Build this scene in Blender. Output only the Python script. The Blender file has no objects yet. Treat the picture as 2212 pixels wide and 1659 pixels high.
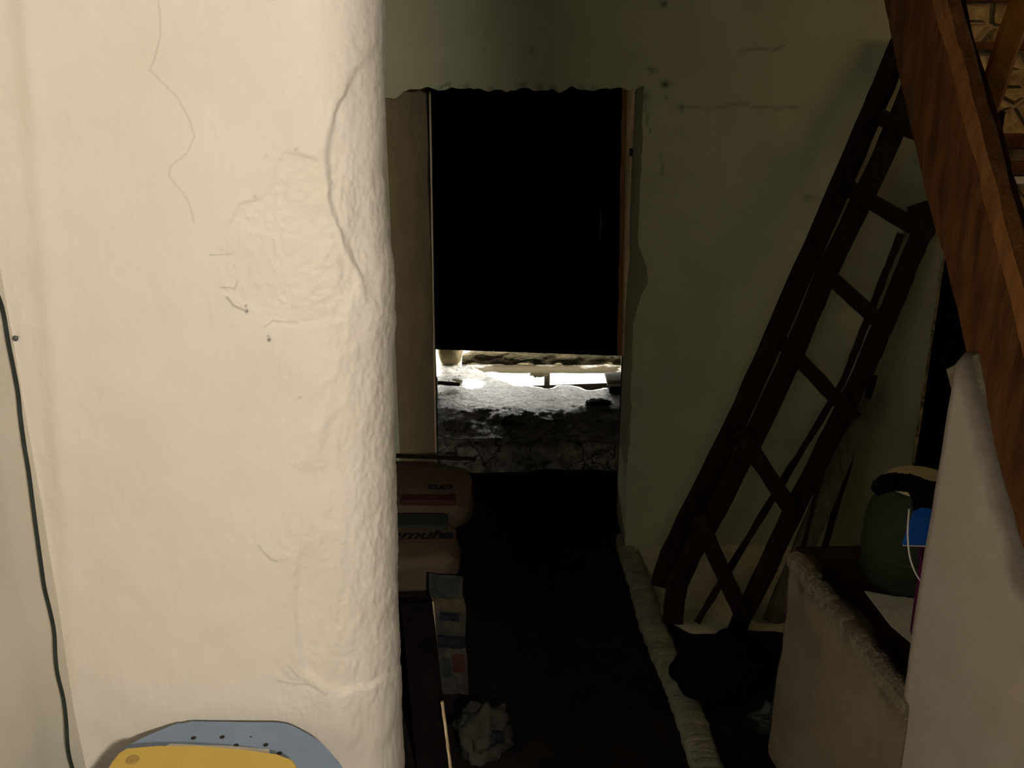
import bpy, bmesh, math, random
import numpy as np
from mathutils import Vector, Matrix, noise as mnoise

# ------------------------------------------------------------------ camera
S = bpy.context.scene
C = S.collection
CAM_H = 2.35
PITCH = math.radians(20.5)
FPX = 2240.0
W, H = 2212, 1659
cam = bpy.data.cameras.new('camera'); cam.sensor_width = 36.0; cam.lens = 36.0 * FPX / W
cam.clip_start = 0.02
cam_o = bpy.data.objects.new('camera', cam); C.objects.link(cam_o)
cam_o.location = (0, 0, CAM_H); cam_o.rotation_euler = (math.pi / 2 - PITCH, 0, 0)
S.camera = cam_o
# ------------------------------------------------------------------ world (overcast sky outside the door)
wd = bpy.data.worlds.new('sky'); S.world = wd; wd.use_nodes = True
bg = wd.node_tree.nodes['Background']; bg.inputs[0].default_value = (1.0, 0.97, 0.88, 1); bg.inputs[1].default_value = 20.0
# ------------------------------------------------------------------ lights
def light(name, kind, loc, energy, color, size=0.1, target=None, size_y=None):
    l = bpy.data.lights.new(name, kind); l.energy = energy; l.color = color
    if kind == 'AREA':
        l.size = size
        if size_y: l.shape = 'RECTANGLE'; l.size_y = size_y
    else:
        l.shadow_soft_size = size
    o = bpy.data.objects.new(name, l); C.objects.link(o); o.location = loc
    if target is not None:
        o.rotation_euler = (Vector(target) - Vector(loc)).to_track_quat('-Z', 'Y').to_euler()
    return o
BULB = (0.62, -1.0, 2.66)
light('room_bulb', 'POINT', BULB, 390.0, (1.0, 0.895, 0.76), 0.085)                 # bulb of the lit room behind the camera
light('far_wall_fill', 'AREA', (-0.1, -2.6, 2.2), 4.0, (0.90, 1.0, 0.80), 0.7, (0.5, 4.1, 1.2))   # added fill light for the far wall, no window there
light('rubble_fill', 'POINT', (2.5, 3.45, 2.6), 9.0, (1.0, 0.66, 0.34), 0.3)       # added unseen lamp right of the beam, brightens the rubble wall
# portal for the sky in the gap under the door
po = light('door_gap_portal', 'AREA', (0.06, 5.93, 0.33), 1.0, (1, 1, 1), 1.3, (0.06, 4.0, 0.33), 0.26)
po.data.cycles.is_portal = True
S.view_settings.view_transform = 'Standard'; S.view_settings.look = 'None'
S.view_settings.exposure = 0.0; S.view_settings.gamma = 1.0; S.view_settings.use_curve_mapping = False

# ------------------------------------------------------------------ pixel -> world helper (author's ruler)
cp, sp = math.cos(PITCH), math.sin(PITCH)
def at(px, py, X=None, Y=None, Z=None):
    u = (px - W / 2) / FPX; v = (H / 2 - py) / FPX
    d = Vector((u, cp + v * sp, -sp + v * cp))
    if Y is not None: t = Y / d.y
    elif Z is not None: t = (Z - CAM_H) / d.z
    else: t = X / d.x
    return Vector((0, 0, CAM_H)) + d * t
def proj(X, Y, Z):
    dz = Z - CAM_H
    f = Y * cp - dz * sp; up = Y * sp + dz * cp
    return W / 2 + FPX * X / f, H / 2 - FPX * up / f

# ------------------------------------------------------------------ materials
def mat(name, col, rough=0.7, col2=None, scale=8.0, bump=0.15, bscale=40.0, stretch=(1, 1, 1), metal=0.0, spec=0.3, attr=None, detail=6.0):
    m = bpy.data.materials.new(name); m.use_nodes = True
    nt = m.node_tree; N = nt.nodes; L = nt.links
    b = N['Principled BSDF']
    b.inputs['Roughness'].default_value = rough; b.inputs['Metallic'].default_value = metal
    b.inputs['Specular IOR Level'].default_value = spec
    tc = N.new('ShaderNodeTexCoord'); mp = N.new('ShaderNodeMapping'); mp.inputs['Scale'].default_value = stretch
    L.new(tc.outputs['Object'], mp.inputs['Vector'])
    n = N.new('ShaderNodeTexNoise'); n.inputs['Scale'].default_value = scale; n.inputs['Detail'].default_value = detail
    n.inputs['Roughness'].default_value = 0.62
    L.new(mp.outputs[0], n.inputs['Vector'])
    r = N.new('ShaderNodeValToRGB'); r.color_ramp.elements[0].position = 0.32; r.color_ramp.elements[1].position = 0.68
    c2 = col2 if col2 else tuple(c * 0.8 for c in col)
    r.color_ramp.elements[0].color = (*c2, 1); r.color_ramp.elements[1].color = (*col, 1)
    L.new(n.outputs['Fac'], r.inputs[0])
    out = r.outputs[0]
    if attr:
        a = N.new('ShaderNodeAttribute'); a.attribute_name = attr
        mx = N.new('ShaderNodeMix'); mx.data_type = 'RGBA'
        L.new(a.outputs['Fac'], mx.inputs['Factor']); L.new(out, mx.inputs['A']); mx.inputs['B'].default_value = (0.02, 0.017, 0.012, 1)
        out = mx.outputs['Result']
    L.new(out, b.inputs['Base Color'])
    if bump > 0:
        n2 = N.new('ShaderNodeTexNoise'); n2.inputs['Scale'].default_value = bscale; n2.inputs['Detail'].default_value = 5
        L.new(mp.outputs[0], n2.inputs['Vector'])
        bp = N.new('ShaderNodeBump'); bp.inputs['Strength'].default_value = bump; bp.inputs['Distance'].default_value = 0.01
        L.new(n2.outputs['Fac'], bp.inputs['Height']); L.new(bp.outputs[0], b.inputs['Normal'])
    return m

M = {}
M['plaster'] = mat('cream_plaster', (0.80, 0.745, 0.66), 0.6, (0.765, 0.70, 0.60), 5, 0.06, 130, attr='mark', spec=0.25)
M['low_bounce'] = mat('low_bounce_dark', (0.075, 0.065, 0.05), 0.9, (0.04, 0.035, 0.03), 8, 0.2, 40, spec=0.1)  # dark colour chosen to cut bounce light from unseen surfaces
M['far_plaster'] = mat('dull_plaster', (0.48, 0.49, 0.33), 0.85, (0.41, 0.42, 0.275), 4, 0.25, 60, attr='mark', spec=0.1)
M['left_plaster'] = mat('left_plaster', (0.74, 0.69, 0.60), 0.7, (0.66, 0.63, 0.54), 3, 0.1, 90)
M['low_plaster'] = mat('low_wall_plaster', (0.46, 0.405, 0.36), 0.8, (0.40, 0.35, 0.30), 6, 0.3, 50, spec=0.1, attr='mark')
M['low_shaded'] = mat('shaded_low_plaster', (0.26, 0.222, 0.165), 0.85, (0.185, 0.155, 0.11), 6, 0.4, 50, spec=0.08, attr='mark')  # low wall's shade painted in: darker copy of the stub plaster
M['apron'] = mat('pale_apron', (0.62, 0.62, 0.44), 0.9, (0.45, 0.45, 0.31), 9, 0.4, 50, spec=0.05)
M['crust'] = mat('crumbled_plaster', (0.25, 0.22, 0.16), 0.95, (0.15, 0.13, 0.095), 30, 0.8, 90, spec=0.05)
M['footing'] = mat('footing_plaster', (0.33, 0.33, 0.25), 0.9, (0.18, 0.19, 0.14), 14, 0.5, 60, spec=0.05)
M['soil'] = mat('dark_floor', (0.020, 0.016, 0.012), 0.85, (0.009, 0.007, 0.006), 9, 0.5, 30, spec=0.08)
M['reveal'] = mat('brown_reveal', (0.44, 0.36, 0.22), 0.9, (0.34, 0.28, 0.16), 7, 0.3, 50, spec=0.05)
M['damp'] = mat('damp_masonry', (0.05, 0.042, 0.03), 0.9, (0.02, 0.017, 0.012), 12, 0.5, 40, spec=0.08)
M['black'] = mat('black_door_paint', (0.004, 0.004, 0.004), 0.9, (0.002, 0.002, 0.002), 20, 0.1, 60, spec=0.0)
M['post'] = mat('old_painted_wood', (0.82, 0.67, 0.42), 0.7, (0.42, 0.30, 0.16), 9, 0.3, 40, (6, 6, 0.6), spec=0.2)
M['arris'] = mat('lit_line_strip', (0.85, 0.74, 0.52), 0.7, (0.45, 0.33, 0.18), 6, 0.1, 40, (4, 4, 1))  # pale colour stands in for the line of light on the edge
M['darkwood'] = mat('dark_old_wood', (0.030, 0.019, 0.013), 0.8, (0.012, 0.008, 0.006), 10, 0.4, 50, (4, 4, 1), spec=0.06)
M['greywood'] = mat('grey_plank', (0.17, 0.155, 0.115), 0.85, (0.09, 0.08, 0.055), 10, 0.4, 50, (5, 5, 0.6), spec=0.06)
M['beam'] = mat('brown_beam_wood', (0.16, 0.062, 0.018), 0.75, (0.05, 0.019, 0.006), 7, 0.5, 30, (3, 3, 0.8), spec=0.15)
M['beam_lit'] = mat('lit_beam_wood', (0.28, 0.125, 0.042), 0.75, (0.16, 0.065, 0.02), 9, 0.4, 40, (3, 3, 0.8), spec=0.12)  # beam wood lightened to paint in its lit upper edge
M['braceslat'] = mat('bright_orange_wood', (0.85, 0.36, 0.07), 0.7, (0.62, 0.24, 0.045), 8, 0.3, 40, (3, 3, 0.8), spec=0.15)
M['slat'] = mat('orange_wood', (0.36, 0.155, 0.045), 0.75, (0.20, 0.08, 0.022), 8, 0.3, 40, (3, 3, 0.8), spec=0.15)
M['shelf'] = mat('brown_board', (0.045, 0.026, 0.016), 0.85, (0.022, 0.013, 0.009), 9, 0.4, 50, (1, 4, 1), spec=0.06)
M['bucketgreen'] = mat('green_plastic', (0.030, 0.045, 0.026), 0.6, (0.022, 0.034, 0.020), 12, 0.05, 60, spec=0.12)
M['cream'] = mat('cream_plastic', (0.62, 0.55, 0.36), 0.55, (0.5, 0.43, 0.27), 10, 0.05, 60)
M['blackcloth'] = mat('black_bag', (0.008, 0.006, 0.006), 0.9, (0.004, 0.003, 0.003), 14, 0.4, 40, spec=0.03)
M['blue'] = mat('blue_plastic', (0.012, 0.13, 0.62), 0.6, (0.010, 0.10, 0.5), 10, 0.05, 60, spec=0.15)
M['purple'] = mat('purple_plastic', (0.15, 0.012, 0.10), 0.6, (0.11, 0.008, 0.075), 10, 0.05, 60, spec=0.15)
M['whitewire'] = mat('white_wire', (0.85, 0.83, 0.78), 0.6, None, 10, 0.0)
M['paper'] = mat('grey_paper', (0.78, 0.77, 0.62), 0.9, (0.6, 0.6, 0.48), 14, 0.3, 40, spec=0.05)
M['white'] = mat('white_paper', (0.86, 0.85, 0.80), 0.8, (0.78, 0.76, 0.7), 12, 0.15, 60, spec=0.1)
M['bluegrey'] = mat('bluegrey_plastic', (0.235, 0.32, 0.45), 0.5, (0.215, 0.295, 0.41), 10, 0.05, 90, spec=0.3)
M['hole'] = mat('dark_hole', (0.03, 0.025, 0.02), 0.9, None, 10, 0.0)
M['yellow'] = mat('yellow_plastic', (0.66, 0.47, 0.10), 0.5, (0.60, 0.42, 0.085), 8, 0.05, 90, spec=0.3)
M['yellowdark'] = mat('yellow_mark', (0.46, 0.30, 0.075), 0.6, None, 10, 0.0)
M['cable'] = mat('cable_sheath', (0.035, 0.045, 0.035), 0.5, (0.02, 0.028, 0.022), 20, 0.0, spec=0.25)
M['steel'] = mat('dull_steel', (0.22, 0.23, 0.21), 0.45, (0.12, 0.12, 0.11), 20, 0.1, 60, metal=0.6)
M['stonecream'] = mat('cream_stone', (0.30, 0.245, 0.15), 0.8, (0.24, 0.19, 0.11), 9, 0.3, 60, spec=0.1)
M['stonepale'] = mat('pale_stone', (0.42, 0.36, 0.26), 0.85, (0.2, 0.17, 0.12), 22, 0.6, 70, spec=0.1)
M['whitestone'] = mat('white_block', (0.82, 0.76, 0.66), 0.7, (0.74, 0.66, 0.56), 14, 0.2, 60)
M['kerb'] = mat('mossy_kerb', (0.10, 0.08, 0.042), 0.95, (0.018, 0.016, 0.009), 16, 0.9, 60, (1, 3, 3), spec=0.1)
M['ground'] = mat('pale_ground', (0.42, 0.40, 0.36), 0.9, None, 6, 0.2, 40)
M['moss'] = mat('yellow_moss', (0.30, 0.34, 0.03), 0.9, (0.13, 0.17, 0.015), 30, 0.6, 80)
M['sack'] = mat('printed_sack', (0.10, 0.070, 0.042), 0.8, (0.06, 0.045, 0.03), 6, 0.25, 60, spec=0.12)
M['sackgreen'] = mat('sack_print_green', (0.022, 0.032, 0.026), 0.8, (0.014, 0.02, 0.018), 12, 0.1, 60)
M['ink'] = mat('sack_print_ink', (0.005, 0.005, 0.014), 0.75, None, 12, 0.0)
M['sackred'] = mat('sack_print_red', (0.045, 0.010, 0.010), 0.75, None, 12, 0.0)
M['sackpale'] = mat('sack_print_pale', (0.06, 0.055, 0.042), 0.85, (0.02, 0.02, 0.018), 12, 0.1, 60)

def landing_material():
    m = bpy.data.materials.new('wet_cement'); m.use_nodes = True
    nt = m.node_tree; N = nt.nodes; L = nt.links; b = N['Principled BSDF']
    tc = N.new('ShaderNodeTexCoord')
    n = N.new('ShaderNodeTexNoise'); n.inputs['Scale'].default_value = 16; n.inputs['Detail'].default_value = 9; n.inputs['Roughness'].default_value = 0.7
    L.new(tc.outputs['Object'], n.inputs['Vector'])
    r = N.new('ShaderNodeValToRGB'); e = r.color_ramp.elements
    e[0].position = 0.36; e[0].color = (0.035, 0.032, 0.026, 1); e[1].position = 0.62; e[1].color = (0.55, 0.51, 0.43, 1)
    L.new(n.outputs['Fac'], r.inputs[0])
    # cracks
    wn = N.new('ShaderNodeTexNoise'); wn.inputs['Scale'].default_value = 7; wn.inputs['Detail'].default_value = 4
    L.new(tc.outputs['Object'], wn.inputs['Vector'])
    add = N.new('ShaderNodeMixRGB'); add.blend_type = 'ADD'; add.inputs[0].default_value = 0.25
    L.new(tc.outputs['Object'], add.inputs[1]); L.new(wn.outputs['Color'], add.inputs[2])
    v = N.new('ShaderNodeTexVoronoi'); v.feature = 'DISTANCE_TO_EDGE'; v.inputs['Scale'].default_value = 4.2
    L.new(add.outputs[0], v.inputs['Vector'])
    cr = N.new('ShaderNodeValToRGB'); cr.color_ramp.elements[0].position = 0.008; cr.color_ramp.elements[1].position = 0.022
    L.new(v.outputs['Distance'], cr.inputs[0])
    mul = N.new('ShaderNodeMixRGB'); mul.blend_type = 'MULTIPLY'; mul.inputs[0].default_value = 0.9
    L.new(r.outputs[0], mul.inputs[1]); L.new(cr.outputs[0], mul.inputs[2])
    a0 = N.new('ShaderNodeAttribute'); a0.attribute_name = 'wet'
    dk = N.new('ShaderNodeMixRGB'); dk.inputs[2].default_value = (0.055, 0.045, 0.028, 1)
    L.new(a0.outputs['Fac'], dk.inputs[0]); L.new(mul.outputs[0], dk.inputs[1])
    L.new(dk.outputs[0], b.inputs['Base Color'])
    # puddles: attribute 'wet' lowers roughness and flattens the bump
    a = N.new('ShaderNodeAttribute'); a.attribute_name = 'wet'
    mr = N.new('ShaderNodeMapRange'); mr.inputs['To Min'].default_value = 0.36; mr.inputs['To Max'].default_value = 0.015
    L.new(a.outputs['Fac'], mr.inputs['Value']); L.new(mr.outputs[0], b.inputs['Roughness'])
    b.inputs['Specular IOR Level'].default_value = 0.5
    sub = N.new('ShaderNodeMath'); sub.operation = 'SUBTRACT'; sub.inputs[0].default_value = 1.0
    L.new(a.outputs['Fac'], sub.inputs[1])
    ms = N.new('ShaderNodeMath'); ms.operation = 'MULTIPLY'; ms.inputs[1].default_value = 0.9
    L.new(sub.outputs[0], ms.inputs[0])
    bp = N.new('ShaderNodeBump'); bp.inputs['Distance'].default_value = 0.02
    L.new(ms.outputs[0], bp.inputs['Strength']); L.new(n.outputs['Fac'], bp.inputs['Height']); L.new(bp.outputs[0], b.inputs['Normal'])
    return m
M['landing'] = landing_material()

def masonry_material():
    m = bpy.data.materials.new('rubble_masonry'); m.use_nodes = True
    nt = m.node_tree; N = nt.nodes; L = nt.links; b = N['Principled BSDF']; b.inputs['Roughness'].default_value = 0.9
    tc = N.new('ShaderNodeTexCoord'); mp = N.new('ShaderNodeMapping'); mp.inputs['Scale'].default_value = (1, 1, 1.7)
    L.new(tc.outputs['Object'], mp.inputs['Vector'])
    v = N.new('ShaderNodeTexVoronoi'); v.inputs['Scale'].default_value = 5.5; L.new(mp.outputs[0], v.inputs['Vector'])
    v2 = N.new('ShaderNodeTexVoronoi'); v2.feature = 'DISTANCE_TO_EDGE'; v2.inputs['Scale'].default_value = 5.5; L.new(mp.outputs[0], v2.inputs['Vector'])
    r = N.new('ShaderNodeValToRGB'); e = r.color_ramp.elements
    e[0].position = 0.1; e[0].color = (0.40, 0.28, 0.12, 1); e[1].position = 0.9; e[1].color = (0.68, 0.52, 0.27, 1)
    sx = N.new('ShaderNodeSeparateColor'); L.new(v.outputs['Color'], sx.inputs[0]); L.new(sx.outputs[0], r.inputs[0])
    n = N.new('ShaderNodeTexNoise'); n.inputs['Scale'].default_value = 24; n.inputs['Detail'].default_value = 6; L.new(tc.outputs['Object'], n.inputs['Vector'])
    mr = N.new('ShaderNodeValToRGB'); mr.color_ramp.elements[0].position = 0.35; mr.color_ramp.elements[0].color = (0.35, 0.3, 0.22, 1); mr.color_ramp.elements[1].position = 0.6
    L.new(n.outputs['Fac'], mr.inputs[0])
    mul = N.new('ShaderNodeMixRGB'); mul.blend_type = 'MULTIPLY'; mul.inputs[0].default_value = 0.8
    L.new(r.outputs[0], mul.inputs[1]); L.new(mr.outputs[0], mul.inputs[2])
    er = N.new('ShaderNodeValToRGB'); er.color_ramp.elements[0].position = 0.02; er.color_ramp.elements[1].position = 0.10
    L.new(v2.outputs['Distance'], er.inputs[0])
    mx = N.new('ShaderNodeMixRGB'); mx.inputs[1].default_value = (0.34, 0.25, 0.12, 1)
    L.new(er.outputs[0], mx.inputs[0]); L.new(mul.outputs[0], mx.inputs[2]); L.new(mx.outputs[0], b.inputs['Base Color'])
    bp = N.new('ShaderNodeBump'); bp.inputs['Distance'].default_value = 0.04; bp.inputs['Strength'].default_value = 0.8
    L.new(er.outputs[0], bp.inputs['Height']); L.new(bp.outputs[0], b.inputs['Normal'])
    return m
M['masonry'] = masonry_material()

# ------------------------------------------------------------------ object helpers
def link(o, parent=None):
    C.objects.link(o)
    if parent is not None:
        o.parent = parent
    return o
def obj(name, bm, m, parent=None, smooth=False):
    me = bpy.data.meshes.new(name)
    bmesh.ops.recalc_face_normals(bm, faces=bm.faces)
    bm.to_mesh(me); bm.free()
    if smooth:
        for p in me.polygons: p.use_smooth = True
    me.materials.append(m)
    o = link(bpy.data.objects.new(name, me), parent)
    if parent is not None: o.matrix_parent_inverse = Matrix.Translation(-Vector(parent.location))
    return o
def tag(o, label, cat, group=None):
    o['label'] = label; o['category'] = cat
    if group: o['group'] = group
    return o
def thing(name, label, cat, loc=(0, 0, 0), group=None):
    o = link(bpy.data.objects.new(name, None)); o.location = loc; o.empty_display_size = 0.1
    return tag(o, label, cat, group)
def structure(o):
    o['kind'] = 'structure'; return o

def add_box(bm, lo, hi, bev=0.0, seg=2):
    t = bmesh.new()
    vs = [t.verts.new((x, y, z)) for x in (lo[0], hi[0]) for y in (lo[1], hi[1]) for z in (lo[2], hi[2])]
    for f in ((0, 1, 3, 2), (4, 6, 7, 5), (0, 4, 5, 1), (2, 3, 7, 6), (0, 2, 6, 4), (1, 5, 7, 3)):
        t.faces.new([vs[i] for i in f])
    if bev > 0:
        bmesh.ops.bevel(t, geom=list(t.edges), offset=bev, segments=seg, affect='EDGES', profile=0.5)
    merge(bm, t)
def merge(bm, t):
    me = bpy.data.meshes.new('tmp'); t.to_mesh(me); t.free(); bm.from_mesh(me); bpy.data.meshes.remove(me)
def box(name, lo, hi, m, parent=None, bev=0.0):
    bm = bmesh.new(); add_box(bm, lo, hi, bev); return obj(name, bm, m, parent)

def ring_frame(path, i, up):
    p = path[i]
    t = (path[min(i + 1, len(path) - 1)] - path[max(i - 1, 0)]).normalized()
    a = up - t * up.dot(t)
    if a.length < 1e-4: a = Vector((1, 0, 0)) - t * t.x
    a.normalize(); return p, t, a, t.cross(a)
def sweep(bm, path, section, up=Vector((0, 1, 0)), scale=None, jit=0.0, seed=0, cap=True):
    """section: list of (a,b) offsets along up-axis a and side b"""
    rnd = random.Random(seed)
    path = [Vector(p) for p in path]
    rings = []
    for i in range(len(path)):
        p, t, a, b = ring_frame(path, i, up)
        s = scale[i] if scale else 1.0
        rings.append([bm.verts.new(p + a * (x * s + rnd.uniform(-jit, jit)) + b * (y * s + rnd.uniform(-jit, jit))) for x, y in section])
    n = len(section)
    for i in range(len(rings) - 1):
        for k in range(n):
            bm.faces.new((rings[i][k], rings[i][(k + 1) % n], rings[i + 1][(k + 1) % n], rings[i + 1][k]))
    if cap:
        bm.faces.new(rings[0][::-1]); bm.faces.new(rings[-1])
def circ(r, n=10): return [(r * math.cos(2 * math.pi * k / n), r * math.sin(2 * math.pi * k / n)) for k in range(n)]
def rect(a, b, c=0.15):
    ca, cb = a * c, b * c
    h = [(a / 2 - ca, -b / 2), (a / 2, -b / 2 + cb), (a / 2, b / 2 - cb), (a / 2 - ca, b / 2), (-a / 2 + ca, b / 2), (-a / 2, b / 2 - cb), (-a / 2, -b / 2 + cb), (-a / 2 + ca, -b / 2)]
    return h
def sub(path, n):
    path = [Vector(p) for p in path]; out = []
    for i in range(len(path) - 1):
        for k in range(n): out.append(path[i].lerp(path[i + 1], k / n))
    return out + [path[-1]]
def smooth_path(pts, n=8):
    pts = [Vector(p) for p in pts]; out = []
    for i in range(len(pts) - 1):
        p0 = pts[max(i - 1, 0)]; p1 = pts[i]; p2 = pts[i + 1]; p3 = pts[min(i + 2, len(pts) - 1)]
        for k in range(n):
            t = k / n
            out.append(0.5 * ((2 * p1) + (p2 - p0) * t + (2 * p0 - 5 * p1 + 4 * p2 - p3) * t * t + (3 * p1 - p0 - 3 * p2 + p3) * t ** 3))
    return out + [pts[-1]]
def tube(name, pts, r, m, parent=None, n=8, sm=8, jit=0.0, seed=0):
    bm = bmesh.new(); sweep(bm, smooth_path(pts, sm) if sm else pts, circ(r, n), Vector((0.3, 0.8, 0.2)), jit=jit, seed=seed)
    return obj(name, bm, m, parent, smooth=True)
def timber(name, p0, p1, thick, wide, m, parent=None, up=Vector((0, 1, 0)), seed=0, jit=0.0025, n=14, mid=None, c=0.18):
    """a plank: thick is along up (towards the viewer), wide across"""
    bm = bmesh.new(); pts = [p0, p1] if mid is None else [p0, mid, p1]
    sweep(bm, sub(pts, n), rect(thick, wide, c), up, jit=jit, seed=seed)
    return obj(name, bm, m, parent)
def lathe(bm, prof, c, n=40, sx=1.0, sy=1.0):
    rings = []
    for r, z in prof:
        rings.append([bm.verts.new((c[0] + sx * r * math.cos(2 * math.pi * k / n), c[1] + sy * r * math.sin(2 * math.pi * k / n), c[2] + z)) for k in range(n)])
    for i in range(len(rings) - 1):
        for k in range(n):
            bm.faces.new((rings[i][k], rings[i][(k + 1) % n], rings[i + 1][(k + 1) % n], rings[i + 1][k]))
    return rings
def prism(bm, outline, z0, z1, bev=0.0, seg=3):
    t = bmesh.new()
    a = [t.verts.new((x, y, z0)) for x, y in outline]; b = [t.verts.new((x, y, z1)) for x, y in outline]
    n = len(a); t.faces.new(a[::-1]); top = t.faces.new(b)
    for k in range(n): t.faces.new((a[k], a[(k + 1) % n], b[(k + 1) % n], b[k]))
    if bev > 0:
        bmesh.ops.bevel(t, geom=list(top.edges), offset=bev, segments=seg, affect='EDGES', profile=0.5)
    merge(bm, t)
def lump(name, c, r, m, parent=None, amp=0.25, freq=2.5, seed=0, sub_=4, flat=None):
    bm = bmesh.new(); bmesh.ops.create_icosphere(bm, subdivisions=sub_, radius=1.0)
    for v in bm.verts:
        d = v.co.normalized()
        k = 1 + amp * mnoise.noise(d * freq + Vector((seed * 7.3, 1.7, seed))) + amp * 0.4 * mnoise.noise(d * freq * 3 + Vector((seed, 5, 2)))
        v.co = Vector((d.x * r[0], d.y * r[1], d.z * r[2])) * k
        if flat is not None and v.co.z < -r[2] * flat: v.co.z = -r[2] * flat
        v.co += Vector(c)
    return obj(name, bm, m, parent, smooth=True)

# numpy value noise ------------------------------------------------
def vnoise(x, y, seed=0):
    rs = np.random.RandomState(seed); T = rs.rand(256, 256)
    xi = np.floor(x).astype(int); yi = np.floor(y).astype(int); fx = x - xi; fy = y - yi
    fx = fx * fx * (3 - 2 * fx); fy = fy * fy * (3 - 2 * fy)
    g = lambda i, j: T[i & 255, j & 255]
    return (g(xi, yi) * (1 - fx) + g(xi + 1, yi) * fx) * (1 - fy) + (g(xi, yi + 1) * (1 - fx) + g(xi + 1, yi + 1) * fx) * fy - 0.5
def fbm(x, y, oct=4, seed=0, gain=0.5):
    o = 0; a = 1.0
    for k in range(oct):
        o = o + a * vnoise(x * 2 ** k + 13.1 * k, y * 2 ** k + 7.7 * k, seed + k); a *= gain
    return o
def seg_dist(px, py, poly, closed=False):
    d = np.full(px.shape, 1e9); P = list(poly) + ([poly[0]] if closed else [])
    for (x0, y0), (x1, y1) in zip(P[:-1], P[1:]):
        dx, dy = x1 - x0, y1 - y0
        t = np.clip(((px - x0) * dx + (py - y0) * dy) / (dx * dx + dy * dy + 1e-9), 0, 1)
        d = np.minimum(d, np.hypot(px - x0 - t * dx, py - y0 - t * dy))
    return d
def inside(px, py, poly):
    c = np.zeros(px.shape, bool); n = len(poly)
    for i in range(n):
        x0, y0 = poly[i]; x1, y1 = poly[(i + 1) % n]
        if y0 == y1: continue
        c ^= ((y0 > py) != (y1 > py)) & (px < (x1 - x0) * (py - y0) / (y1 - y0) + x0)
    return c
def sdist(px, py, poly):
    d = seg_dist(px, py, poly, True); return np.where(inside(px, py, poly), d, -d)
def sstep(a, b, x):
    t = np.clip((x - a) / (b - a), 0, 1); return t * t * (3 - 2 * t)
def grid_mesh(name, XYZ, m, mark=None, keep=None, attr='mark', parent=None, extra=None):
    n1, n2 = XYZ.shape[:2]
    idx = np.arange(n1 * n2).reshape(n1, n2)
    F = np.stack([idx[:-1, :-1], idx[1:, :-1], idx[1:, 1:], idx[:-1, 1:]], -1)
    F = F[keep] if keep is not None else F.reshape(-1, 4)
    V = XYZ.reshape(-1, 3)
    if extra is not None:
        F = np.concatenate([F, extra[1] + len(V)]); V = np.concatenate([V, extra[0]])
    me = bpy.data.meshes.new(name)
    me.from_pydata(V.tolist(), [], F.tolist())
    for p in me.polygons: p.use_smooth = True
    if mark is not None:
        a = me.attributes.new(attr, 'FLOAT', 'POINT'); q = np.zeros(len(V), np.float32); q[:n1 * n2] = mark.ravel()
        a.data.foreach_set('value', q)
    me.materials.append(m); me.update()
    return link(bpy.data.objects.new(name, me), parent)

# ================================================================== THE SETTING
XL, XR, YR, YB, ZC = -1.25, 3.2, -3.0, 4.1, 2.85
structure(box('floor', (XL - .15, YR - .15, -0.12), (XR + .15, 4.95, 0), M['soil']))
structure(box('ceiling', (XL - .15, YR - .15, ZC), (XR + .15, 6.3, ZC + .12), M['low_bounce']))
structure(box('wall_rear', (XL - .15, YR - .15, 0), (XR + .15, YR, ZC), M['low_bounce']))
structure(box('wall_right', (XR, YR, 0), (XR + .15, YB + .5, ZC), M['low_bounce']))
# unseen wall added as a baffle, keeps the bulb's light off the far wall
structure(box('wall_baffle', (0.48, -0.32, 0), (XR, -0.17, ZC), M['low_bounce'], bev=0.01))

# left wall: gently uneven
ny, nz = 80, 70
yy, zz = np.meshgrid(np.linspace(YR, YB + .02, ny), np.linspace(0, ZC, nz), indexing='ij')
xx = XL + 0.02 * fbm(yy * 1.5, zz * 1.5, 3, 5) + 0.012 * sstep(2.30, 2.46, yy)
structure(grid_mesh('wall_left', np.stack([xx, yy, zz], -1), M['left_plaster']))
structure(box('wall_left_core', (XL - .15, YR, 0), (XL - .03, 6.3, ZC), M['left_plaster'])); bpy.data.objects['wall_left_core'].name = 'wall_side'

# ---- plaster pier on the left (end of a wall), bull-nosed edge
PY = 2.45
edge_px = [(0, 829), (110, 831), (200, 833), (400, 835), (520, 840), (580, 845), (640, 848), (800, 848), (1000, 855), (1200, 858), (1400, 863), (1550, 867), (1659, 873), (2000, 880)]
ez = []; ex = []
for y_, x_ in edge_px:
    p = at(x_, y_, Y=PY + 0.20); ez.append(p.z); ex.append(p.x)
ez = np.array(ez)[::-1]; ex = np.array(ex)[::-1]
zs = np.concatenate([np.linspace(0, 0.42, 25)[:-1], np.linspace(0.42, 2.42, 640), np.linspace(2.42, ZC, 20)[1:]])
NF, NR = 300, 130
RX, RY = 0.21, 0.20
tf = np.linspace(0, 1, NF); th = np.linspace(0, math.pi, NR)[1:]
edge = np.interp(zs, ez, ex)
Z2 = np.repeat(zs[None, :], NF + len(th), 0)
X2 = np.zeros_like(Z2); Y2 = np.zeros_like(Z2); NX = np.zeros_like(Z2); NY = np.zeros_like(Z2)
XF0 = XL - 0.03
for i, t in enumerate(tf):
    X2[i] = XF0 + (edge - RX - XF0) * t; Y2[i] = PY; NY[i] = -1
for i, a in enumerate(th):
    e = 0.85
    X2[NF + i] = edge - RX + RX * abs(math.sin(a)) ** e; Y2[NF + i] = PY + RY - RY * math.copysign(abs(math.cos(a)) ** e, math.cos(a))
    NX[NF + i] = math.sin(a); NY[NF + i] = -math.cos(a)
PXp, PYp = proj(X2, Y2, Z2)
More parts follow.
